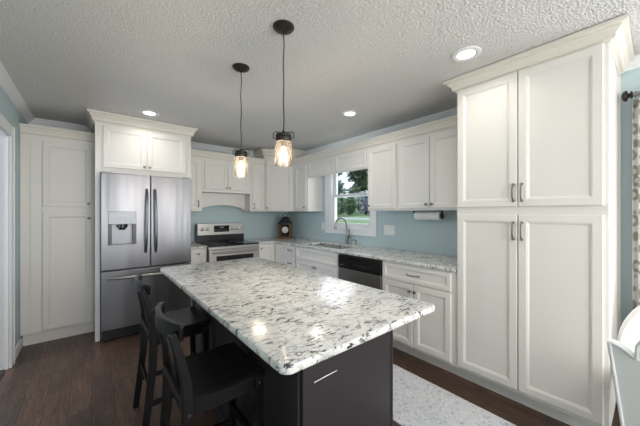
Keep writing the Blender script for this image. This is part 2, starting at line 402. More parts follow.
# left door with dispenser recess
DX0, DX1, DZ0, DZ1, DZM = .137, .377, 1.022, 1.378, 1.245
dl = MB().cells([RX0, DX0, DX1, RXM-.003], [.756, DZ0, DZM, 1.788], lambda i, j: not (i == 1 and j == 1), FY, FY+.07, lambda x, z, y: (x, y, z)).build('door', 'steel', t, bevel=.006, seg=3)
MB().box(DX0-.004, DX1+.004, FY-.004, FY+.006, DZM-.004, DZ1).build('dispenser_panel', 'silver', dl, bevel=.004)
ic = MB()
for q in range(3): ic.box(.225+q*.03, .24+q*.03, FY-.0055, FY-.0035, 1.33, 1.339)
ic.build('dispenser_icons', 'plate', dl)
MB().box(DX0, DX1, FY+.055, FY+.068, DZ0, DZM).build('dispenser_niche', 'silver', dl)
for a_, b_ in ((DX0-.003, DX0+.028), (DX1-.028, DX1+.003)): MB().box(a_, b_, FY+.002, FY+.055, DZ0, DZM).build('niche_side', 'black', dl)
MB().lathe((.257, FY+.028, DZM-.062), (0, 0, 1), [(.030, 0), (.034, .02), (.048, .022), (.048, .062)], 16).build('dispenser_nozzle', 'black', dl, smooth=True)
MB().box(DX0, DX1, FY-.012, FY+.055, DZ0-.006, DZ0+.006).build('drip_tray', 'silver', dl, bevel=.003)
dr = MB().box(RXM+.003, RX1, FY, FY+.07, .756, 1.788).build('door', 'steel', t, bevel=.006, seg=3)
dd = MB().box(RX0, RX1, FY, FY+.07, .125, .744).build('freezer_drawer', 'steel', t, bevel=.006, seg=3)
def barhandle(parent, p0, p1, bow, r=.014, m_='steel'):
    p0, p1 = Vector(p0), Vector(p1); pts = []
    for i in range(13):
        s_ = i/12; k_ = 1-(2*s_-1)**4; pts.append(p0.lerp(p1, s_)+Vector((0, -1, 0))*(bow*k_))
    MB().tube(pts, r, 12).build('handle', m_, parent, smooth=True)
barhandle(dl, (RXM-.038, FY, 1.63), (RXM-.050, FY, .92), .055)
barhandle(dr, (RXM+.040, FY, 1.63), (RXM+.050, FY, .92), .055)
barhandle(dd, (.125, FY, .672), (.90, FY, .672), .055, .016, 'steeldw')
MB().box(RX0+.01, RX1-.01, FY+.03, FY+.075, .02, .12).build('toe_grille', 'black', t)
for a_ in (RX0+.01, RX1-.09): MB().box(a_, a_+.08, FY+.005, FY+.1, 1.766, 1.80).build('hinge_cover', 'silver', t, bevel=.004)
for xx in (RX0+.045, RX1-.045): MB().lathe((xx, FY+.06, 0), (0, 0, 1), [(.022, 0), (.022, .012), (.012, .014), (.012, .03)], 12).build('foot', 'black', t)

# ------------------------------------------------------------------ back wall uppers
HX0, HX1, NX1 = 1.236, 1.982, 2.235
def upper_back(label, x0, x1, z0, z1, doors, name='wall_cabinet'):
    t = thing(name, label, 'cabinet', ((x0+x1)/2, YB-.15, z0), 'cream wall cabinets')
    MB().box(x0, x1, UBB, YB-.002, z0, z1).build('body', 'cream', t)
    return t
t = upper_back('narrow cream wall cabinet between the refrigerator cabinet and the range hood cabinet', FX1+.002, HX0-.002, UZ0, UZ1, 0)
d = MB().door(MBk(UBB), 1.0, HX0-.03, UZ0+.02, UZ1-.045).build('door', 'cream', t); pull(d, (1.178, UBB-.02, 1.495), (0, 0, 1), OB, .085)
t = upper_back('cream two-door hood cabinet with an arched valance over the range', HX0, HX1, 1.675, UZ1, 0)
for ua, ub, kx in ((1.266, 1.606, 1.583), (1.613, 1.957, 1.637)):
    d = MB().door(MBk(UBB), ua, ub, 1.715, UZ1-.045).build('door', 'cream', t); knob(d, (kx, UBB-.02, 1.742), OB)
AY = 4.39
poly = [(HX0, 1.674), (HX0, 1.425)]+[(HX0+.02+(HX1-HX0-.04)*i/16, 1.425+.065*math.sin(math.pi*i/16)**.8) for i in range(17)]+[(HX1, 1.425), (HX1, 1.674)]
av = MB().prism(poly, 0, .02, MBk(AY+.02)).build('arched_valance', 'cream', t)
sl = MB().box((HX0+HX1)/2-.012, (HX0+HX1)/2+.012, AY-.006, AY, 1.492, 1.674)
for zz in (1.53, 1.585, 1.64): sl.box(HX0, HX1, AY-.003, AY, zz, zz+.004)
sl.build('valance_batten', 'cream', av)
t = upper_back('narrow cream wall cabinet between the hood cabinet and the tall corner cabinet', HX1+.002, NX1-.002, UZ0, UZ1, 0)
d = MB().door(MBk(UBB), 2.012, NX1-.022, UZ0+.02, UZ1-.045).build('door', 'cream', t); pull(d, (2.040, UBB-.02, 1.475), (0, 0, 1), OB, .085)
tag(MB().sweep([(FX1+.003, UBB), (NX1-.004, UBB)], crownprof(2.1655, .095, .048)).build('cabinet_crown_molding', 'crownc', loc=(1.6, UBB, 2.165)), 'stepped cream crown molding along the top of the range wall cabinets', 'molding')

# ------------------------------------------------------------------ corner cabinet
CY0 = 3.895
t = thing('corner_wall_cabinet', 'tall cream angled corner cabinet reaching the ceiling between the two wall runs', 'cabinet', (2.7, 4.3, UZ0))
poly = [(NX1, YB-.002), (NX1, UBB), (UB, CY0), (XR-.002, CY0), (XR-.002, YB-.002)]
MB().prism(poly, UZ0, 2.42, lambda a, b_, d_: (a, b_, d_)).build('body', 'cream', t)
p0, p1 = Vector((NX1, UBB, 0)), Vector((UB, CY0, 0)); dv = (p1-p0).normalized(); nv = Vector((dv.y, -dv.x, 0)); Ld = (p1-p0).length
MC = lambda u, z, d: p0+dv*u+nv*d+Vector((0, 0, z))
d = MB().door(MC, .03, Ld-.03, UZ0+.02, 2.29).build('door', 'cream', t); knob(d, MC(.055, 1.45, .02), nv)
MB().sweep([(NX1, YB-.01), (NX1, UBB), (UB, CY0), (XR-.01, CY0)], crownprof(2.315, .115, .06)).build('crown_molding', 'crownc', t)

# ------------------------------------------------------------------ right wall uppers
VY0, VY1 = 2.262, 3.492
TY0, TY1 = .175, 1.034
def upper_right(label, y0, y1):
    t = thing('wall_cabinet', label, 'cabinet', (XR-.15, (y0+y1)/2, UZ0), 'cream wall cabinets')
    MB().box(UB, XR-.002, y0, y1, UZ0, UZ1).build('body', 'cream', t); return t
t = upper_right('narrow cream wall cabinet between the corner cabinet and the sink window', VY1, CY0-.002)
d = MB().door(MR(UB), VY1+.035, CY0-.07, UZ0+.02, UZ1-.045).build('door', 'cream', t); knob(d, (UB-.02, VY1+.065, 1.455), OR)
t = upper_right('single-door cream wall cabinet immediately right of the sink window', 1.832, VY0)
d = MB().door(MR(UB), 1.85, VY0-.012, UZ0+.02, UZ1-.03).build('door', 'cream', t); knob(d, (UB-.02, VY0-.035, 1.452), OR)
t = upper_right('double-door cream wall cabinet above the paper towel roll', TY1+.003, 1.83)
for ya, yb, ky in ((1.449, 1.812, 1.475), (1.065, 1.443, 1.418)):
    d = MB().door(MR(UB), ya, yb, UZ0+.02, UZ1-.03).build('door', 'cream', t); knob(d, (UB-.02, ky, 1.452), OR)
vt = tag(MB().box(UB, UB+.02, VY0+.001, VY1-.001, 1.915, UZ1).build('window_valance', 'cream', loc=(UB, 2.88, 1.915), bevel=.002), 'cream two-panel wooden valance bridging the cabinets above the sink window', 'valance')
for ya, yb in ((VY0+.02, 2.84), (2.87, VY1-.04)): MB().door(MR(UB), ya, yb, 1.925, UZ1-.02, t=.016, fw=.03).build('panel', 'cream', vt)
tag(MB().sweep([(UB, CY0-.003), (UB, TY1+.003)], crownprof(2.1655, .095, .045)).build('cabinet_crown_molding', 'crownc', loc=(UB, 2.4, 2.165)), 'long stepped cream crown molding along the top of the sink wall cabinets', 'molding')

# ------------------------------------------------------------------ tall pantry right
t = thing('tall_pantry_cabinet', 'tall cream four-door pantry cabinet reaching the ceiling at the right', 'cabinet', (2.6, .6, 0))
MB().box(FB, XR-.002, TY0, TY1, .105, 2.42).box(FB+.073, XR-.002, TY0+.01, TY1, 0, .105).build('body', 'cream', t)
for ya, yb, py in ((.616, TY1-.01, .638), (.195, .610, .588)):
    d = MB().door(MR(FB), ya, yb, 1.408, 2.345, fw=.046).build('door', 'cream', t); pull(d, (FB-.02, py, 1.505), (0, 0, 1), OR, .115)
    d = MB().door(MR(FB), ya, yb, .132, 1.352, fw=.046).build('door', 'cream', t); pull(d, (FB-.02, py, 1.238), (0, 0, 1), OR, .115)
MB().sweep([(XR-.01, TY1), (FB, TY1), (FB, TY0), (XR-.01, TY0)], crownprof(2.342, .092, .078)).build('crown_molding', 'crownc', t)
MB().box(XR-.022, XR-.002, TY0-.012, TY0, .1, 2.34).build('scribe_strip', 'cream', t)

# ------------------------------------------------------------------ right base run
def base_right(name, label, y0, y1, cat='cabinet'):
    t = thing(name, label, cat, (2.6, (y0+y1)/2, 0), 'cream base cabinets')
    MB().box(FB, XR-.002, y0+.0005, y1-.0005, .105, .882).box(FB+.073, XR-.002, y0+.0005, y1-.0005, 0, .105).build('body', 'cream', t); return t
t = base_right('base_cabinet', 'cream base cabinet with one wide drawer over two doors beside the dishwasher', TY1+.001, 1.785)
d = MB().door(MR(FB), 1.079, 1.768, .714, .866, fw=.030).build('drawer', 'cream', t); pull(d, (FB-.02, 1.424, .788), (0, 1, 0), OR, .12)
d = MB().door(MR(FB), 1.079, 1.420, .13, .698).build('door', 'cream', t); knob(d, (FB-.02, 1.398, .640), OR)
d = MB().door(MR(FB), 1.426, 1.768, .13, .698).build('door', 'cream', t); knob(d, (FB-.02, 1.450, .640), OR)
t = thing('base_cabinet', 'cream sink base cabinet with false drawer front left of the dishwasher', 'cabinet', (2.6, 2.88, 0), 'cream base cabinets')
SY0, SY1 = 2.418, 3.325
b = MB().box(FB, FB+.02, SY0, SY1, .105, .882).box(FB, XR-.002, SY0, SY0+.018, .105, .882).box(FB, XR-.002, SY1-.018, SY1, .105, .882).box(FB, XR-.002, SY0, SY1, .105, .125).box(FB+.073, XR-.002, SY0, SY1, 0, .105)
b.build('body', 'cream', t)
MB().door(MR(FB), SY0+.022, SY1-.012, .71, .866, fw=.030).build('false_front', 'cream', t)
d = MB().door(MR(FB), SY0+.022, 2.868, .13, .694).build('door', 'cream', t); knob(d, (FB-.02, 2.848, .642), OR)
d = MB().door(MR(FB), 2.874, SY1-.012, .13, .694).build('door', 'cream', t); knob(d, (FB-.02, 2.896, .642), OR)
t = base_right('drawer_cabinet', 'slim cream drawer stack base cabinet between the sink base and the corner', SY1, 3.635)
for za, zb in ((.728, .866), (.50, .715), (.30, .488), (.13, .288)):
    d = MB().door(MR(FB), SY1+.016, 3.625, za, zb, fw=.03).build('drawer', 'cream', t); pull(d, (FB-.02, 3.478, (za+zb)/2+.012), (0, 1, 0), OR, .085)
t = thing('corner_base_cabinet', 'cream corner base cabinet right of the range with doors on two sides', 'cabinet', (2.5, 4.2, 0), 'cream base cabinets')
RGX0, RGX1 = 1.222, 1.972
b = MB().box(RGX1+.004, FB, FBB, YB-.002, .105, .882).box(FB, XR-.002, 3.636, YB-.002, .105, .882).box(RGX1+.004, FB+.073, FBB+.073, YB-.002, 0, .105).box(FB+.073, XR-.002, 3.636, YB-.002, 0, .105); b.build('body', 'cream', t)
MB().door(MR(FB), 3.665, FBB-.025, .13, .866).build('door', 'cream', t)
d = MB().door(MBk(FBB), RGX1+.03, FB-.025, .13, .866).build('door', 'cream', t); knob(d, (RGX1+.06, FBB-.02, .81), OB)
t = thing('base_cabinet', 'very narrow cream base cabinet between the refrigerator and the range', 'cabinet', (1.1, 4.2, 0), 'cream base cabinets')
MB().box(FX1+.002, RGX0-.004, FBB, YB-.002, .105, .882).box(FX1+.002, RGX0-.004, FBB+.073, YB-.002, 0, .105).build('body', 'cream', t)
d = MB().door(MBk(FBB), FX1+.012, RGX0-.02, .13, .866, fw=.045).build('door', 'cream', t); knob(d, (1.105, FBB-.02, .815), OB)

# ------------------------------------------------------------------ dishwasher
t = thing('dishwasher', 'stainless dishwasher with a black control panel under the sink counter', 'dishwasher', (2.6, 2.1, 0))
DWA, DWB = 1.789, 2.414
MB().box(FB+.02, XR-.02, DWA, DWB, .10, .880).build('body', 'black', t)
d = MB().box(FB-.022, FB+.02, DWA+.002, DWB-.002, .135, .716).build('door', 'steeldw', t, bevel=.004)
cp_ = MB().box(FB-.028, FB+.02, DWA+.002, DWB-.002, .720, .872).build('control_panel', 'black', t, bevel=.006)
MB().box(FB-.034, FB-.022, 1.95, 2.26, .835, .855).build('handle_lip', 'glassblack', cp_, bevel=.004)
for i_ in range(6): MB().box(FB-.0286, FB-.0278, 1.92+i_*.045, 1.945+i_*.045, .775, .779).build('panel_marking', 'silver', cp_)
MB().box(FB-.0286, FB-.0278, 2.33, 2.38, .755, .762).build('badge', 'silver', cp_)
MB().box(FB+.06, FB+.09, DWA, DWB, 0, .10).build('toe_panel', 'black', t)

# ------------------------------------------------------------------ countertops
CF, CFB = 2.266, 3.898
SKX0, SKX1, SKY0, SKY1 = 2.39, 2.785, 2.52, 3.25
xs = [RGX1+.003, CF, SKX0, SKX1, XR-.001]; ys = [TY1+.001, SKY0, SKY1, CFB, YB-.001]
def solid(i, j):
    if i == 0: return j == 3
    return not (i == 2 and j == 1)
tag(MB().cells(xs, ys, solid, .8825, CZ).build('countertop', 'granite', loc=(2.6, 2.8, .8825), bevel=.009, seg=3), 'L-shaped speckled white granite countertop running from the range past the sink', 'countertop')
tag(MB().box(FX1+.002, RGX0-.003, CFB, YB-.001, .8825, CZ).build('countertop', 'granite', loc=(1.1, 4.2, .8825), bevel=.009, seg=3), 'tiny granite countertop piece between the refrigerator and the range', 'countertop')
# sink
t = thing('sink', 'undermount stainless double-bowl sink set in the counter below the window', 'sink', (2.58, 2.88, .70))
for ya, yb in ((SKY0-.01, 2.905), (2.925, SKY1+.01)):
    a0, a1 = SKX0-.01, SKX1+.01
    R_ = lambda i_, z_: [(a0+i_, ya+i_, z_), (a1-i_, ya+i_, z_), (a1-i_, yb-i_, z_), (a0+i_, yb-i_, z_)]
    MB().loft([R_(0, .881), R_(.002, .75), R_(.02, .715), R_(.05, .705)][::-1] + [R_(-.004, .881), R_(-.004, .70)], caps=True).build('bowl', 'sinksteel', t)
MB().box(SKX0-.01, SKX1+.01, 2.904, 2.926, .80, .878).build('divider', 'sinksteel', t, bevel=.004)
# faucet
t = thing('faucet', 'brushed nickel gooseneck kitchen faucet behind the sink', 'faucet', (2.855, 2.86, CZ))
fx, fy = 2.855, 2.86
MB().lathe((fx, fy, CZ), (0, 0, 1), [(.030, 0), (.030, .008), (.024, .016), (.021, .05), (.023, .06), (.023, .10), (.017, .115)], 18).build('body', 'nickel', t, smooth=True)
pts = [(fx, fy, CZ+.10), (fx, fy, CZ+.26)]
for i in range(1, 12):
    a = math.pi*i/11*1.02; pts.append((fx-.10+.10*math.cos(a), fy+.02*(i/11), CZ+.28+.10*math.sin(a)))
sp = MB().tube(pts, .013, 12).build('spout', 'nickel', t, smooth=True)
e = Vector(pts[-1]); MB().lathe(e, (0, 0, -1), [(.014, -.005), (.018, .01), (.019, .05), (.016, .055)], 14).build('spray_head', 'nickel', sp, smooth=True)
MB().tube([(fx, fy-.02, CZ+.08), (fx, fy-.045, CZ+.10), (fx, fy-.055, CZ+.15), (fx-.005, fy-.05, CZ+.215)], [.012, .011, .009, .012], 10).build('handle', 'nickel', t, smooth=True)
t = thing('soap_dispenser', 'small nickel soap dispenser pump right of the faucet', 'soap dispenser', (2.855, 2.68, CZ))
MB().lathe((2.855, 2.68, CZ), (0, 0, 1), [(.022, 0), (.022, .006), (.013, .012), (.012, .05), (.015, .052), (.015, .068), (.008, .072)], 14).build('base', 'nickel', t, smooth=True)
MB().tube([(2.858, 2.68, CZ+.066), (2.83, 2.68, CZ+.078), (2.79, 2.68, CZ+.070)], .008, 8).build('nozzle', 'nickel', t, smooth=True)

# ------------------------------------------------------------------ range
t = thing('range', 'stainless electric range with black glass cooktop and rear control panel', 'range', (1.6, 4.2, 0))
RF = 3.855
MB().box(RGX0, RGX1, RF+.03, YB-.03, .05, .895).build('body', 'black', t)
MB().box(RGX0, RGX1, RF, YB-.10, .895, .918).build('cooktop', 'glassblack', t, bevel=.005)
MB().box(RGX0, RGX1, RF-.003, RF+.03, .855, .894).build('front_trim', 'steeldw', t, bevel=.004)
od = MB().box(RGX0+.004, RGX1-.004, RF-.012, RF+.03, .235, .852).build('oven_door', 'steeldw', t, bevel=.006)
MB().box(RGX0+.10, RGX1-.10, RF-.015, RF-.010, .36, .765).build('oven_window', 'glassblack', od, bevel=.003)
b = MB().tube([(RGX0+.05, RF-.062, .815), (RGX1-.05, RF-.062, .815)], .013, 12)
for xx in (RGX0+.08, RGX1-.08): b.tube([(xx, RF-.012, .815), (xx, RF-.062, .815)], .010, 10)
b.build('handle', 'steeldw', od, smooth=True)
sdw = MB().box(RGX0+.004, RGX1-.004, RF-.010, RF+.03, .06, .228).build('storage_drawer', 'steel', t, bevel=.005)
MB().box(RGX0+.03, RGX1-.03, RF+.04, YB-.05, 0, .05).build('plinth', 'black', t)
BY = YB-.125
MB().box(RGX0, RGX1, BY, YB-.01, .918, 1.185).build('backguard', 'black', t, bevel=.004)
cp_ = MB().loft([[(RGX0+.006, BY-.012, 1.02), (RGX1-.006, BY-.012, 1.02), (RGX1-.006, BY-.001, 1.02), (RGX0+.006, BY-.001, 1.02)], [(RGX0+.006, BY-.004, 1.20), (RGX1-.006, BY-.004, 1.20), (RGX1-.006, YB-.02, 1.20), (RGX0+.006, YB-.02, 1.20)]]).build('control_panel', 'steeldw', t, bevel=.004)
MB().box(1.475, 1.715, BY-.016, BY-.004, 1.065, 1.165).build('display', 'glassblack', cp_, bevel=.002)
for q in range(4): MB().box(1.565+q*.018, 1.575+q*.018, BY-.0172, BY-.0158, 1.125, 1.145).build('display_digit', 'digits', cp_)
for q in range(6):
    for r2 in range(2): MB().box(1.49+q*.036, 1.505+q*.036, BY-.0172, BY-.0158, 1.08+r2*.018, 1.085+r2*.018).build('touch_key', 'silver', cp_)
for kx in (1.295, 1.375, 1.765, 1.835, 1.905):
    MB().lathe((kx, BY-.006, 1.115), OB, [(.031, 0), (.031, .004), (.023, .006), (.021, .03), (.017, .033)], 18).build('knob', 'steeldw', cp_, smooth=True)
for cx_, cy_, r2 in ((1.41, 4.03, .10), (1.78, 4.03, .085), (1.41, 4.27, .075), (1.78, 4.27, .10)):
    MB().lathe((cx_, cy_, .9178), (0, 0, 1), [(r2, 0), (r2, .0008), (r2-.004, .0008), (r2-.004, 0)], 28, caps=False).build('burner_ring', 'silver', t)

# ------------------------------------------------------------------ wall plates, towel, lantern
def plate(name, label, y, z, wdt, hgt, kind):
    t = thing(name, label, kind, (XR, y, z))
    MB().box(XR-.006, XR, y-wdt/2, y+wdt/2, z-hgt/2, z+hgt/2).build('cover_plate', 'plate', t, bevel=.003)
    n = max(1, round(wdt/.06)-1) if kind == 'light switch' else 1
    for i in range(n):
        yy = y+(i-(n-1)/2)*.046
        MB().box(XR-.010, XR-.006, yy-.016, yy+.016, z-.033, z+.033).build('rocker' if kind == 'light switch' else 'receptacle', 'plate', t, bevel=.002)
plate('light_switch', 'wide white multi-gang wall switch plate right of the sink window', 2.165, 1.145, .165, .125, 'light switch')
plate('wall_outlet', 'small white wall outlet left of the sink window', 3.475, 1.145, .07, .12, 'outlet')
t = thing('paper_towel_holder', 'white paper towel roll on a holder under the double wall cabinet', 'paper towel', (2.76, 1.55, 1.39))
tx, tz = 2.76, 1.332
MB().lathe((tx, 1.405, tz), (0, 1, 0), [(.02, 0), (.042, 0), (.042, .285), (.02, .285)], 24).build('towel_roll', 'paper', t, smooth=True)
b = MB().lathe((tx, 1.383, tz), (0, 1, 0), [(.03, 0), (.03, .016), (.012, .02), (.012, .32), (.018, .322), (.018, .330)], 16)
b.box(tx-.012, tx+.012, 1.387, 1.399, tz, 1.389).box(tx-.008, tx+.008, 1.704, 1.713, tz, 1.389).box(tx-.02, tx+.02, 1.383, 1.713, 1.382, 1.389); b.build('holder', 'bronze', t)
lx, ly = 2.66, 4.20
t = thing('lantern', 'brown and black house-shaped lantern standing in the counter corner', 'lantern', (lx, ly, CZ))
def rotp(p): # lantern faces the room diagonally
    a = math.radians(-42); x, y = p[0], p[1]; return (lx+x*math.cos(a)-y*math.sin(a), ly+x*math.sin(a)+y*math.cos(a), p[2])
def rbox(x0, x1, y0, y1, z0, z1):
    b = MB(); b.box(x0, x1, y0, y1, z0, z1)
    for v_ in b.b.verts: v_.co = rotp(v_.co)
    return b
rbox(-.115, .115, -.09, .09, CZ, CZ+.03).build('base', 'brownwood', t, bevel=.003)
for sx_ in (-1, 1):
    for sy_ in (-1, 1): rbox(sx_*.095-.015, sx_*.095+.015, sy_*.07-.015, sy_*.07+.015, CZ+.03, CZ+.26).build('post', 'brownwood', t, bevel=.002)
rbox(-.115, .115, -.09, .09, CZ+.26, CZ+.285).build('cornice', 'blackiron', t, bevel=.003)
MB().loft([[rotp((-a_, -b_, z_)), rotp((a_, -b_, z_)), rotp((a_, b_, z_)), rotp((-a_, b_, z_))] for a_, b_, z_ in ((.105, .08, CZ+.285), (.07, .055, CZ+.33), (.065, .05, CZ+.36), (.02, .02, CZ+.385))]).build('roof', 'blackiron', t)
MB().tube([rotp((.035*math.cos(q*math.pi/6), 0, CZ+.405+.035*math.sin(q*math.pi/6))) for q in range(13)], .005, 8).build('ring', 'blackiron', t, smooth=True)
rbox(-.075, .075, .05, .056, CZ+.04, CZ+.25).build('back_panel', 'blackiron', t)
b = MB().lathe(rotp((0, -.02, CZ+.15)), Vector(rotp((0, -1, 0)))-Vector(rotp((0, 0, 0))), [(.058, 0), (.058, .012), (.05, .016)], 20); b.build('dial', 'dial', t, smooth=True)
rbox(-.008, .008, -.02, .05, CZ+.028, CZ+.10).build('stand', 'blackiron', t)
for zz in (CZ+.045, CZ+.245): rbox(-.08, .08, -.078, -.068, zz-.01, zz+.01).build('rail', 'blackiron', t)

# ------------------------------------------------------------------ island
IX0, IX1, IY0, IY1 = .428, 1.307, .682, 2.592
bm_ = MB()
def rr(x0, x1, y0, y1, r, n=6):
    pts = []
    for cx_, cy_, a0 in ((x1-r, y0+r, -90), (x1-r, y1-r, 0), (x0+r, y1-r, 90), (x0+r, y0+r, 180)):
        for i in range(n+1):
            a = math.radians(a0+90*i/n); pts.append((cx_+r*math.cos(a), cy_+r*math.sin(a)))
    return pts
def slab(b, x0, x1, y0, y1, r, z0, z1, e):
    rings = []
    for ins, z in ((e, z0), (e*.3, z0+e*.3), (0, z0+e), (0, z1-e), (e*.3, z1-e*.3), (e, z1)):
        rings.append([(x, y, z) for x, y in rr(x0+ins, x1-ins, y0+ins, y1-ins, max(r-ins, .004))])
    return b.loft(rings)
tag(slab(MB(), IX0, IX1, IY0, IY1, .035, .884, .916, .009).build('island_countertop', 'granite', loc=(.87, 1.64, .884), smooth=True), 'large white granite slab with black flecks on top of the dark island', 'countertop')
BX0, BX1, BYa, BYb = .664, 1.268, .915, 2.53
t = thing('kitchen_island', 'espresso painted island base under the large granite slab', 'kitchen island', (.97, 1.7, 0))
MB().box(BX0+.02, BX1-.02, BYa+.02, BYb-.02, 0, .882).build('body', 'espresso', t)
MB().box(BX0, BX1-.018, BYa, BYa+.02, 0, .882).build('end_panel', 'espresso', t, bevel=.003)
MB().box(BX1-.016, BX1, BYa-.003, BYa+.05, 0, .882).build('corner_stile', 'espresso', t, bevel=.003)
MB().box(BX0, BX1, BYb-.02, BYb, 0, .882).build('end_panel', 'espresso', t, bevel=.003)
MB().box(BX0, BX0+.02, BYa+.02, BYb-.02, 0, .882).build('back_panel', 'espresso', t)
for ya in (BYa+.02, 1.44, 1.97, BYb-.08): MB().box(BX0-.012, BX0, ya, ya+.06, .06, .882).build('batten', 'espresso', t, bevel=.002)
MB().box(BX0-.014, BX0, BYa+.01, BYb-.01, 0, .06).build('base_trim', 'espresso', t, bevel=.003)
for ya, yb in ((BYa+.03, 1.45), (1.456, 1.98), (1.986, BYb-.03)):
    d = MB().door(ML(BX1-.02), ya, yb, .12, .70).build('door', 'espresso', t); knob(d, (BX1, yb-.05, .64), (1, 0, 0))
    d = MB().door(ML(BX1-.02), ya, yb, .715, .865, fw=.035).build('drawer', 'espresso', t); knob(d, (BX1, (ya+yb)/2, .79), (1, 0, 0))
sc_ = MB()  # thin pale streak laid on the island end panel
sc_.prism([(.722, .649), (.79, .6515), (.853, .6535), (.853, .6555), (.79, .6555), (.722, .652)], -.001, .0008, MBk(BYa))
sc = sc_.build('streak', 'linen', t); sc['label'] = 'pale diagonal streak on the end panel'

# ------------------------------------------------------------------ bar stools
def stool(loc, label):
    X, Y = loc; t = thing('bar_stool', label, 'bar stool', (X, Y, 0), 'black bar stools')
    P_ = lambda x, y, z: (X+x, Y+y, z)     # stool faces +x, seat back edge at x=0
    # seat: slightly dished slab
    n = 8; rings = []
    wy, sl_ = .19, .36
    prof = [(-wy+.012, .602), (-wy, .609), (-wy, .622), (-wy+.010, .631), (-wy*.5, .6265), (0, .625), (wy*.5, .6265), (wy-.010, .631), (wy, .622), (wy, .609), (wy-.012, .602)]
    for i, xx in enumerate((-.004, .004, .05, .19, .30, sl_-.012, sl_)):
        k = (.94, .985, 1, 1.0, 1.0, .985, .94)[i]; dz = (-.004, 0, 0, -.003, 0, 0, -.006)[i]
        rings.append([P_(xx-.02, y*k, z+dz) for y, z in prof])
    MB().loft(rings).build('seat', 'blackwood', t, smooth=True)
    for s_ in (-1, 1):
        pts = [P_(-.052, s_*.176, 0), P_(-.030, s_*.174, .18), P_(-.006, s_*.170, .40), P_(.002, s_*.168, .60), P_(-.004, s_*.166, .70), P_(-.026, s_*.165, .80), P_(-.056, s_*.164, .905)]
        pts = [(p[0], p[1]+s_*.016, p[2]) for p in pts]
        lg = MB().bar(pts, (0, 1, 0), [.030]*7, [.034, .038, .042, .044, .040, .034, .028]).build('back_leg', 'blackwood', t, bevel=.004)
        MB().lathe((X+.002, Y+s_*.199, .575), (0, s_, 0), [(.008, 0), (.008, .002), (.003, .003)], 10).build('bolt', 'bronze', lg)
        pts = [P_(.322, s_*.160, 0), P_(.312, s_*.160, .60)]
        lg = MB().bar(pts, (0, 1, 0), [.032, .036], [.032, .040]).build('front_leg', 'blackwood', t, bevel=.004)
        MB().lathe((X+.312, Y+s_*.178, .575), (0, s_, 0), [(.008, 0), (.008, .002), (.003, .003)], 10).build('bolt', 'bronze', lg)
        MB().bar([P_(.015, s_*.163, .572), P_(.302, s_*.158, .572)], (0, 1, 0), .018, .052).build('apron', 'blackwood', t)
        MB().bar([P_(-.028, s_*.178, .20), P_(.312, s_*.160, .20)], (0, 1, 0), .016, .030).build('stretcher', 'blackwood', t)
    MB().bar([P_(.312, -.145, .572), P_(.312, .145, .572)], (1, 0, 0), .018, .052).build('apron', 'blackwood', t)
    MB().bar([P_(.0, -.155, .572), P_(.0, .155, .572)], (1, 0, 0), .018, .052).build('apron', 'blackwood', t)
    MB().bar([P_(.314, -.145, .29), P_(.314, .145, .29)], (1, 0, 0), .018, .034).build('footrest', 'blackwood', t)
    MB().bar([P_(-.020, -.165, .31), P_(-.020, .165, .31)], (1, 0, 0), .016, .030).build('stretcher', 'blackwood', t)
    pts = []
    for i in range(13):
        q = i/12*2-1; pts.append(P_(-.022-.045*(1-q*q), q*.192, .898+.006*(1-q*q)))
    MB().bar(pts, (0, 0, 1), [.060]+[.068]*11+[.060], [.020]+[.024]*11+[.020]).build('top_rail', 'blackwood', t, bevel=.007, seg=3)
    for s_ in (-1, 1):
        MB().bar([P_(.0, s_*.030, .622), P_(-.018, s_*.055, .76), P_(-.048, s_*.10, .872)], (0, 1, 0), .034, .014).build('back_slat', 'blackwood', t, bevel=.003)
    return t
s1 = stool((.290, 1.350), 'black wooden bar stool at the near end of the island, closest to the camera')
s2 = dup(s1, (.290, 2.135, 0), 'black wooden bar stool nearer the refrigerator, behind the first stool')

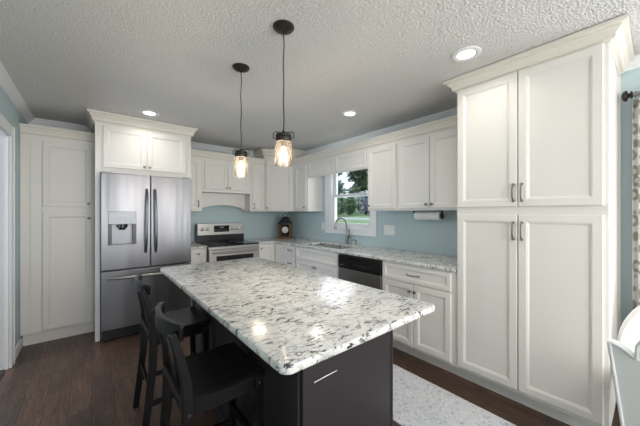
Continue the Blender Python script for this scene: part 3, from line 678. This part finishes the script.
# ------------------------------------------------------------------ pendants and recessed lamps
def pendant(x, y, label):
    t = thing('pendant_light', label, 'pendant light', (x, y, ZC), 'glass jar pendant lights')
    cn = MB().lathe((x, y, ZC), (0, 0, -1), [(.062, 0), (.062, .006), (.055, .014), (.030, .026), (.010, .034)], 28).build('canopy', 'bronze', t, smooth=True)
    for s_ in (-1, 1): MB().lathe((x+s_*.038, y-s_*.01, ZC-.019), (0, 0, -1), [(.006, 0), (.005, .005), (.001, .007)], 8).build('screw', 'black', cn)
    pts = [(x+.0035*math.sin(i*1.1), y+.003*math.cos(i*.9), ZC-.032-(ZC-.032-1.838)*i/14) for i in range(15)]
    MB().tube(pts, .0035, 8).build('cord', 'cord', t, smooth=True)
    cpp = MB().lathe((x, y, 1.775), (0, 0, 1), [(.044, 0), (.046, .004), (.046, .020), (.042, .022), (.042, .026), (.046, .028), (.046, .040), (.040, .044), (.014, .047), (.011, .060)], 28).build('cap', 'bronze', t, smooth=True)
    a = Vector((math.cos(YAW), -math.sin(YAW), 0)); hp = []
    for s_ in (-1, 1):
        c0 = Vector((x, y, 0))
        MB().tube([c0+a*s_*.046+Vector((0, 0, 1.797)), c0+a*s_*.058+Vector((0, 0, 1.797)), c0+a*s_*.060+Vector((0, 0, 1.808)), c0+a*s_*.058+Vector((0, 0, 1.826)), c0+a*s_*.048+Vector((0, 0, 1.832)), c0+a*s_*.011+Vector((0, 0, 1.828))], .0028, 6).build('wire_handle', 'bronze', cpp, smooth=True)
    MB().lathe((x, y, 1.636), (0, 0, 1), [(.046, 0), (.049, .004), (.049, .132), (.043, .139), (.041, .139), (.047, .130), (.047, .006), (.044, .003)], 32, caps=False).build('glass_jar', 'jar', t, smooth=True)
    sk = MB().lathe((x, y, 1.745), (0, 0, 1), [(.014, 0), (.016, .004), (.016, .030)], 14).build('socket', 'bronze', t, smooth=True)
    MB().lathe((x, y, 1.662), (0, 0, 1), [(.002, 0), (.010, .004), (.017, .018), (.019, .032), (.016, .050), (.010, .068), (.009, .084)], 16).build('bulb', 'bulb', t, smooth=True)
    l = bpy.data.lights.new('bulb_glow', 'POINT'); l.energy = 10.0; l.color = (1, .86, .70); l.shadow_soft_size = .03
    o = bpy.data.objects.new('bulb_glow', l); COL.objects.link(o); o.parent = t; o.location = (0, 0, 1.70-ZC)
    return t
pn = pendant(.857, 1.372, 'near glass jar pendant light, the larger and more central in view')
dup(pn, (.852, 1.952, ZC), 'far glass jar pendant light hanging in front of the hood cabinet')
def can(x, y, label, real=True):
    t = thing('recessed_light', label, 'recessed light', (x, y, ZC), 'recessed ceiling lights')
    MB().lathe((x, y, ZC), (0, 0, -1), [(.052, -.001), (.092, 0), (.092, .004), (.085, .008), (.060, .008), (.052, .002)], 36, caps=False).build('trim_ring', 'white', t, smooth=True)
    MB().lathe((x, y, ZC), (0, 0, -1), [(.001, .001), (.056, .001), (.056, .003), (.03, .006), (.001, .007)], 28).build('lens', 'lens', t, smooth=True)
    l = bpy.data.lights.new('lamp', 'AREA'); l.shape = 'DISK'; l.size = .10; l.spread = 2.6; l.energy = LAMP; l.color = (1, .95, .88)
    o = bpy.data.objects.new('lamp', l); COL.objects.link(o); o.parent = t; o.location = (0, 0, -.012)
can(1.957, .82, 'large round recessed ceiling light nearest the tall pantry cabinet')
can(.481, 3.47, 'recessed ceiling light just in front of the refrigerator cabinet')
can(2.157, 2.11, 'recessed ceiling light near the double wall cabinet, third along')

# ------------------------------------------------------------------ rug, curtain, chairs
tag(MB().box(1.527, 2.09, .30, 2.20, .0005, .010).build('runner_rug', 'rug', loc=(1.8, 1.2, 0), bevel=.003), 'pale runner rug with blue-grey blossoms on the floor beside the island', 'rug')
RZ, RX = 2.166, 2.835
t = thing('curtain_rod', 'dark curtain rod with a turned finial right of the tall pantry', 'curtain rod', (RX, -.8, RZ))
MB().tube([(RX, .105, RZ), (RX, -2.62, RZ)], .013, 12).build('rod', 'pewter', t, smooth=True)
MB().lathe((RX, .102, RZ), (0, 1, 0), [(.013, 0), (.026, .004), (.026, .010), (.014, .014), (.014, .020), (.034, .026), (.037, .036), (.030, .046), (.014, .052), (.001, .054)], 18).build('finial', 'bronze', t, smooth=True)
for yy in (.055, -2.56): MB().box(RX-.008, XR, yy-.010, yy+.010, RZ-.018, RZ+.012).build('bracket', 'bronze', t)
b = MB(); b.uv = b.b.loops.layers.uv.new('UVMap'); nu, nz = 60, 10; G = []
for j in range(nz+1):
    z = .03+(RZ-.035-.03)*j/nz; row = []
    for i in range(nu+1):
        s_ = i/nu; y = .104-.40*s_
        row.append((b.b.verts.new((RX+.042*math.sin(s_*6.5*2*math.pi)*(.75+.25*(1-j/nz))-.003, y+.008*math.sin(s_*13*2*math.pi), z)), (s_*.95, z)))
    G.append(row)
for j in range(nz):
    for i in range(nu):
        q = (G[j][i], G[j][i+1], G[j+1][i+1], G[j+1][i]); f_ = b.b.faces.new([k[0] for k in q])
        for lp, k in zip(f_.loops, q): lp[b.uv].uv = k[1]
cu = tag(b.build('curtain', 'curtain', loc=(RX, -.15, 0), smooth='all'), 'white curtain with taupe ring pattern hanging at the right edge', 'curtain')
so2 = cu.modifiers.new('thickness', 'SOLIDIFY'); so2.thickness = .003
for q in range(8): MB().lathe((RX, .09-.054*q, RZ), (0, 1, 0), [(.017, -.003), (.022, -.003), (.022, .003), (.017, .003), (.017, -.003)], 16, caps=False).build('curtain_ring', 'pewter', cu, smooth=True)

def dining_chair(x, y, ang, label, crest, hgt, bend, w_, tap0, pipe):
    t = thing('dining_chair', label, 'dining chair', (x, y, 0), 'white dining chairs')
    ca, sa = math.cos(ang), math.sin(ang)
    T = lambda p: (x+p[0]*ca-p[1]*sa, y+p[0]*sa+p[1]*ca, p[2])     # local +x = forward
    def tb(b):
        for v_ in b.b.verts: v_.co = T(v_.co)
        return b
    ns = 96; rings = []; pts = []
    pos = lambda q, z, th: (-.22-.115*(z-.40)/(hgt-.40)+bend*q*q+th, q*w_/2*(tap0+(1-tap0)*(z-.40)/(hgt-.40)), z)
    for i in range(ns+1):
        q = i/ns*2-1; ht = crest(q); zs_ = [.40, .40+(ht-.40)*.4, .40+(ht-.40)*.75, ht]
        rings.append([pos(q, z, -.022) for z in zs_]+[pos(q, z, .022) for z in zs_[::-1]]); pts.append(pos(q, ht, -.022))
    bo = tb(MB().loft(rings)).build('backrest', 'linen', t, smooth=True)
    pts = [pos(-1, .40, -.022), pos(-1, .5*(.4+crest(-1)), -.022)]+pts+[pos(1, .5*(.4+crest(1)), -.022), pos(1, .40, -.022)]
    tb(MB().tube(pts, pipe, 8, up=(1, 0, .2))).build('piping', 'piping', bo, smooth=True)
    b = slab(MB(), -.23, .24, -w_/2*.9, w_/2*.9, .06, .38, .48, .03); tb(b).build('seat', 'linen', t, smooth=True)
    for sx_, sy_ in ((-1, -1), (-1, 1), (1, -1), (1, 1)):
        tb(MB().bar([(sx_*.21-(.04 if sx_ < 0 else 0), sy_*.18, 0), (sx_*.19, sy_*.17, .40)], (0, 1, 0), [.026, .042], [.026, .042])).build('leg', 'white', t, bevel=.003)
    return t
def shell(q):           # fluted shell back: the lobes rise from both sides to the middle
    a = (1-abs(q))*4.1
    k = a % 1.0; n = int(a)
    if n == 0: return .934-.042*k**2
    return .905+.035*n+.035*math.sin(math.pi*k)
dining_chair(1.685, -.149, 0.0, 'white shell-backed dining chair seen from behind in the bottom right corner', shell, .934, .0, .50, .80, .005)
dining_chair(2.215, -.108, math.pi, 'white round-backed dining chair below the curtain at the right edge', lambda q: .88-.344*(1-math.sqrt(max(0, 1-q*q))), .88, .02, .50, 1.0, .016)

# ------------------------------------------------------------------ outside the sink window
def ground_z(x): return -.25+max(0, x-4)*.075
b = MB(); xs_ = [3.2, 4, 6, 9, 13, 18, 26, 40]
b.loft([[(x, -14, ground_z(x)), (x, 45, ground_z(x)), (x, 45, ground_z(x)-.3), (x, -14, ground_z(x)-.3)] for x in xs_])
struct(b.build('ground', 'lawn'))
b = MB(); b.loft([[(x, -14, ground_z(x)+.03), (x, 45, ground_z(x)+.03), (x, 45, ground_z(x)-.01), (x, -14, ground_z(x)-.01)] for x in (17.4, 18.4, 19.4)])
struct(b.build('driveway', 'drive'))
def blob_leaves(b, c, r, n, s):
    for _ in range(n):
        d_ = Vector((random.gauss(0, 1), random.gauss(0, 1), random.gauss(0, 1))).normalized()*random.uniform(.45, 1)
        p = Vector(c)+Vector((d_.x*r[0], d_.y*r[1], d_.z*r[2]))
        u_ = Vector((random.gauss(0, 1), random.gauss(0, 1), random.gauss(0, 1))).normalized(); v_ = u_.orthogonal().normalized()
        k = s*random.uniform(.6, 1.3)
        b.quad([p-u_*k, p+v_*k*.45, p+u_*k, p-v_*k*.45])
    return b
def tree(x, y, h_, r, mat_, label, n=2700):
    z = ground_z(x); t = thing('tree', label, 'tree', (x, y, z), 'trees outside the sink window')
    MB().tube([(x, y, z-.1), (x+.05, y, z+h_*.35), (x-.08, y+.1, z+h_*.7), (x, y, z+h_)], [r, r*.8, r*.6, r*.3], 10).build('trunk', 'bark', t, smooth=True)
    b = MB()
    for q in range(9): blob_leaves(b, (x+random.uniform(-1.0, 1.0), y+random.uniform(-1.0, 1.0), z+h_*random.uniform(.3, 1.0)), (1.5, 1.5, 1.1), n//9, .33)
    b.build('foliage', mat_, t, recalc=False); return t
tree(24.6, 28.0, 8.5, .30, 'leafd', 'dark-trunked tree seen through the upper left of the sink window')
tree(29.2, 32.2, 9.5, .26, 'leafm', 'paler tree just left of centre in the sink window view')
tree(30.6, 27.9, 8.6, .30, 'leafd', 'slender tree at the centre of the sink window view')
tree(29.0, 23.2, 8.6, .28, 'leafm', 'leafy tree at the right of the sink window view')
tree(35.5, 32.0, 10, .30, 'leafd', 'distant tree behind the other trees in the sink window view')
def shrub(x, y, r, hh, mat_, label, n=1500):
    z = ground_z(x); t = thing('shrub', label, 'shrub', (x, y, z), 'shrubs outside the sink window')
    blob_leaves(MB(), (x, y, z+hh*.5), (r, r, hh*.5), n, .16).build('foliage', mat_, t, recalc=False)
    b = MB()
    for q in range(5): b.tube([(x, y, z-.05), (x+r*.5*math.cos(q*1.26), y+r*.5*math.sin(q*1.26), z+hh*.6)], .03, 6)
    b.build('stem', 'bark', t)
shrub(20.2, 22.3, .85, 2.3, 'leafm', 'green shrub at the left below the sash rail of the sink window')
shrub(22.1, 21.6, .7, 2.4, 'leafd', 'dark shrub in the middle of the lower sash view')
shrub(22.6, 19.7, .75, 2.5, 'leafp', 'grey-lilac flowering shrub at the right of the lower sash view')
shrub(23.0, 24.2, .9, 2.4, 'leafd', 'darker shrub set farther back on the left of the lower sash view')
shrub(24.9, 22.3, .9, 2.6, 'leafm', 'paler shrub set farther back on the right of the lower sash view')
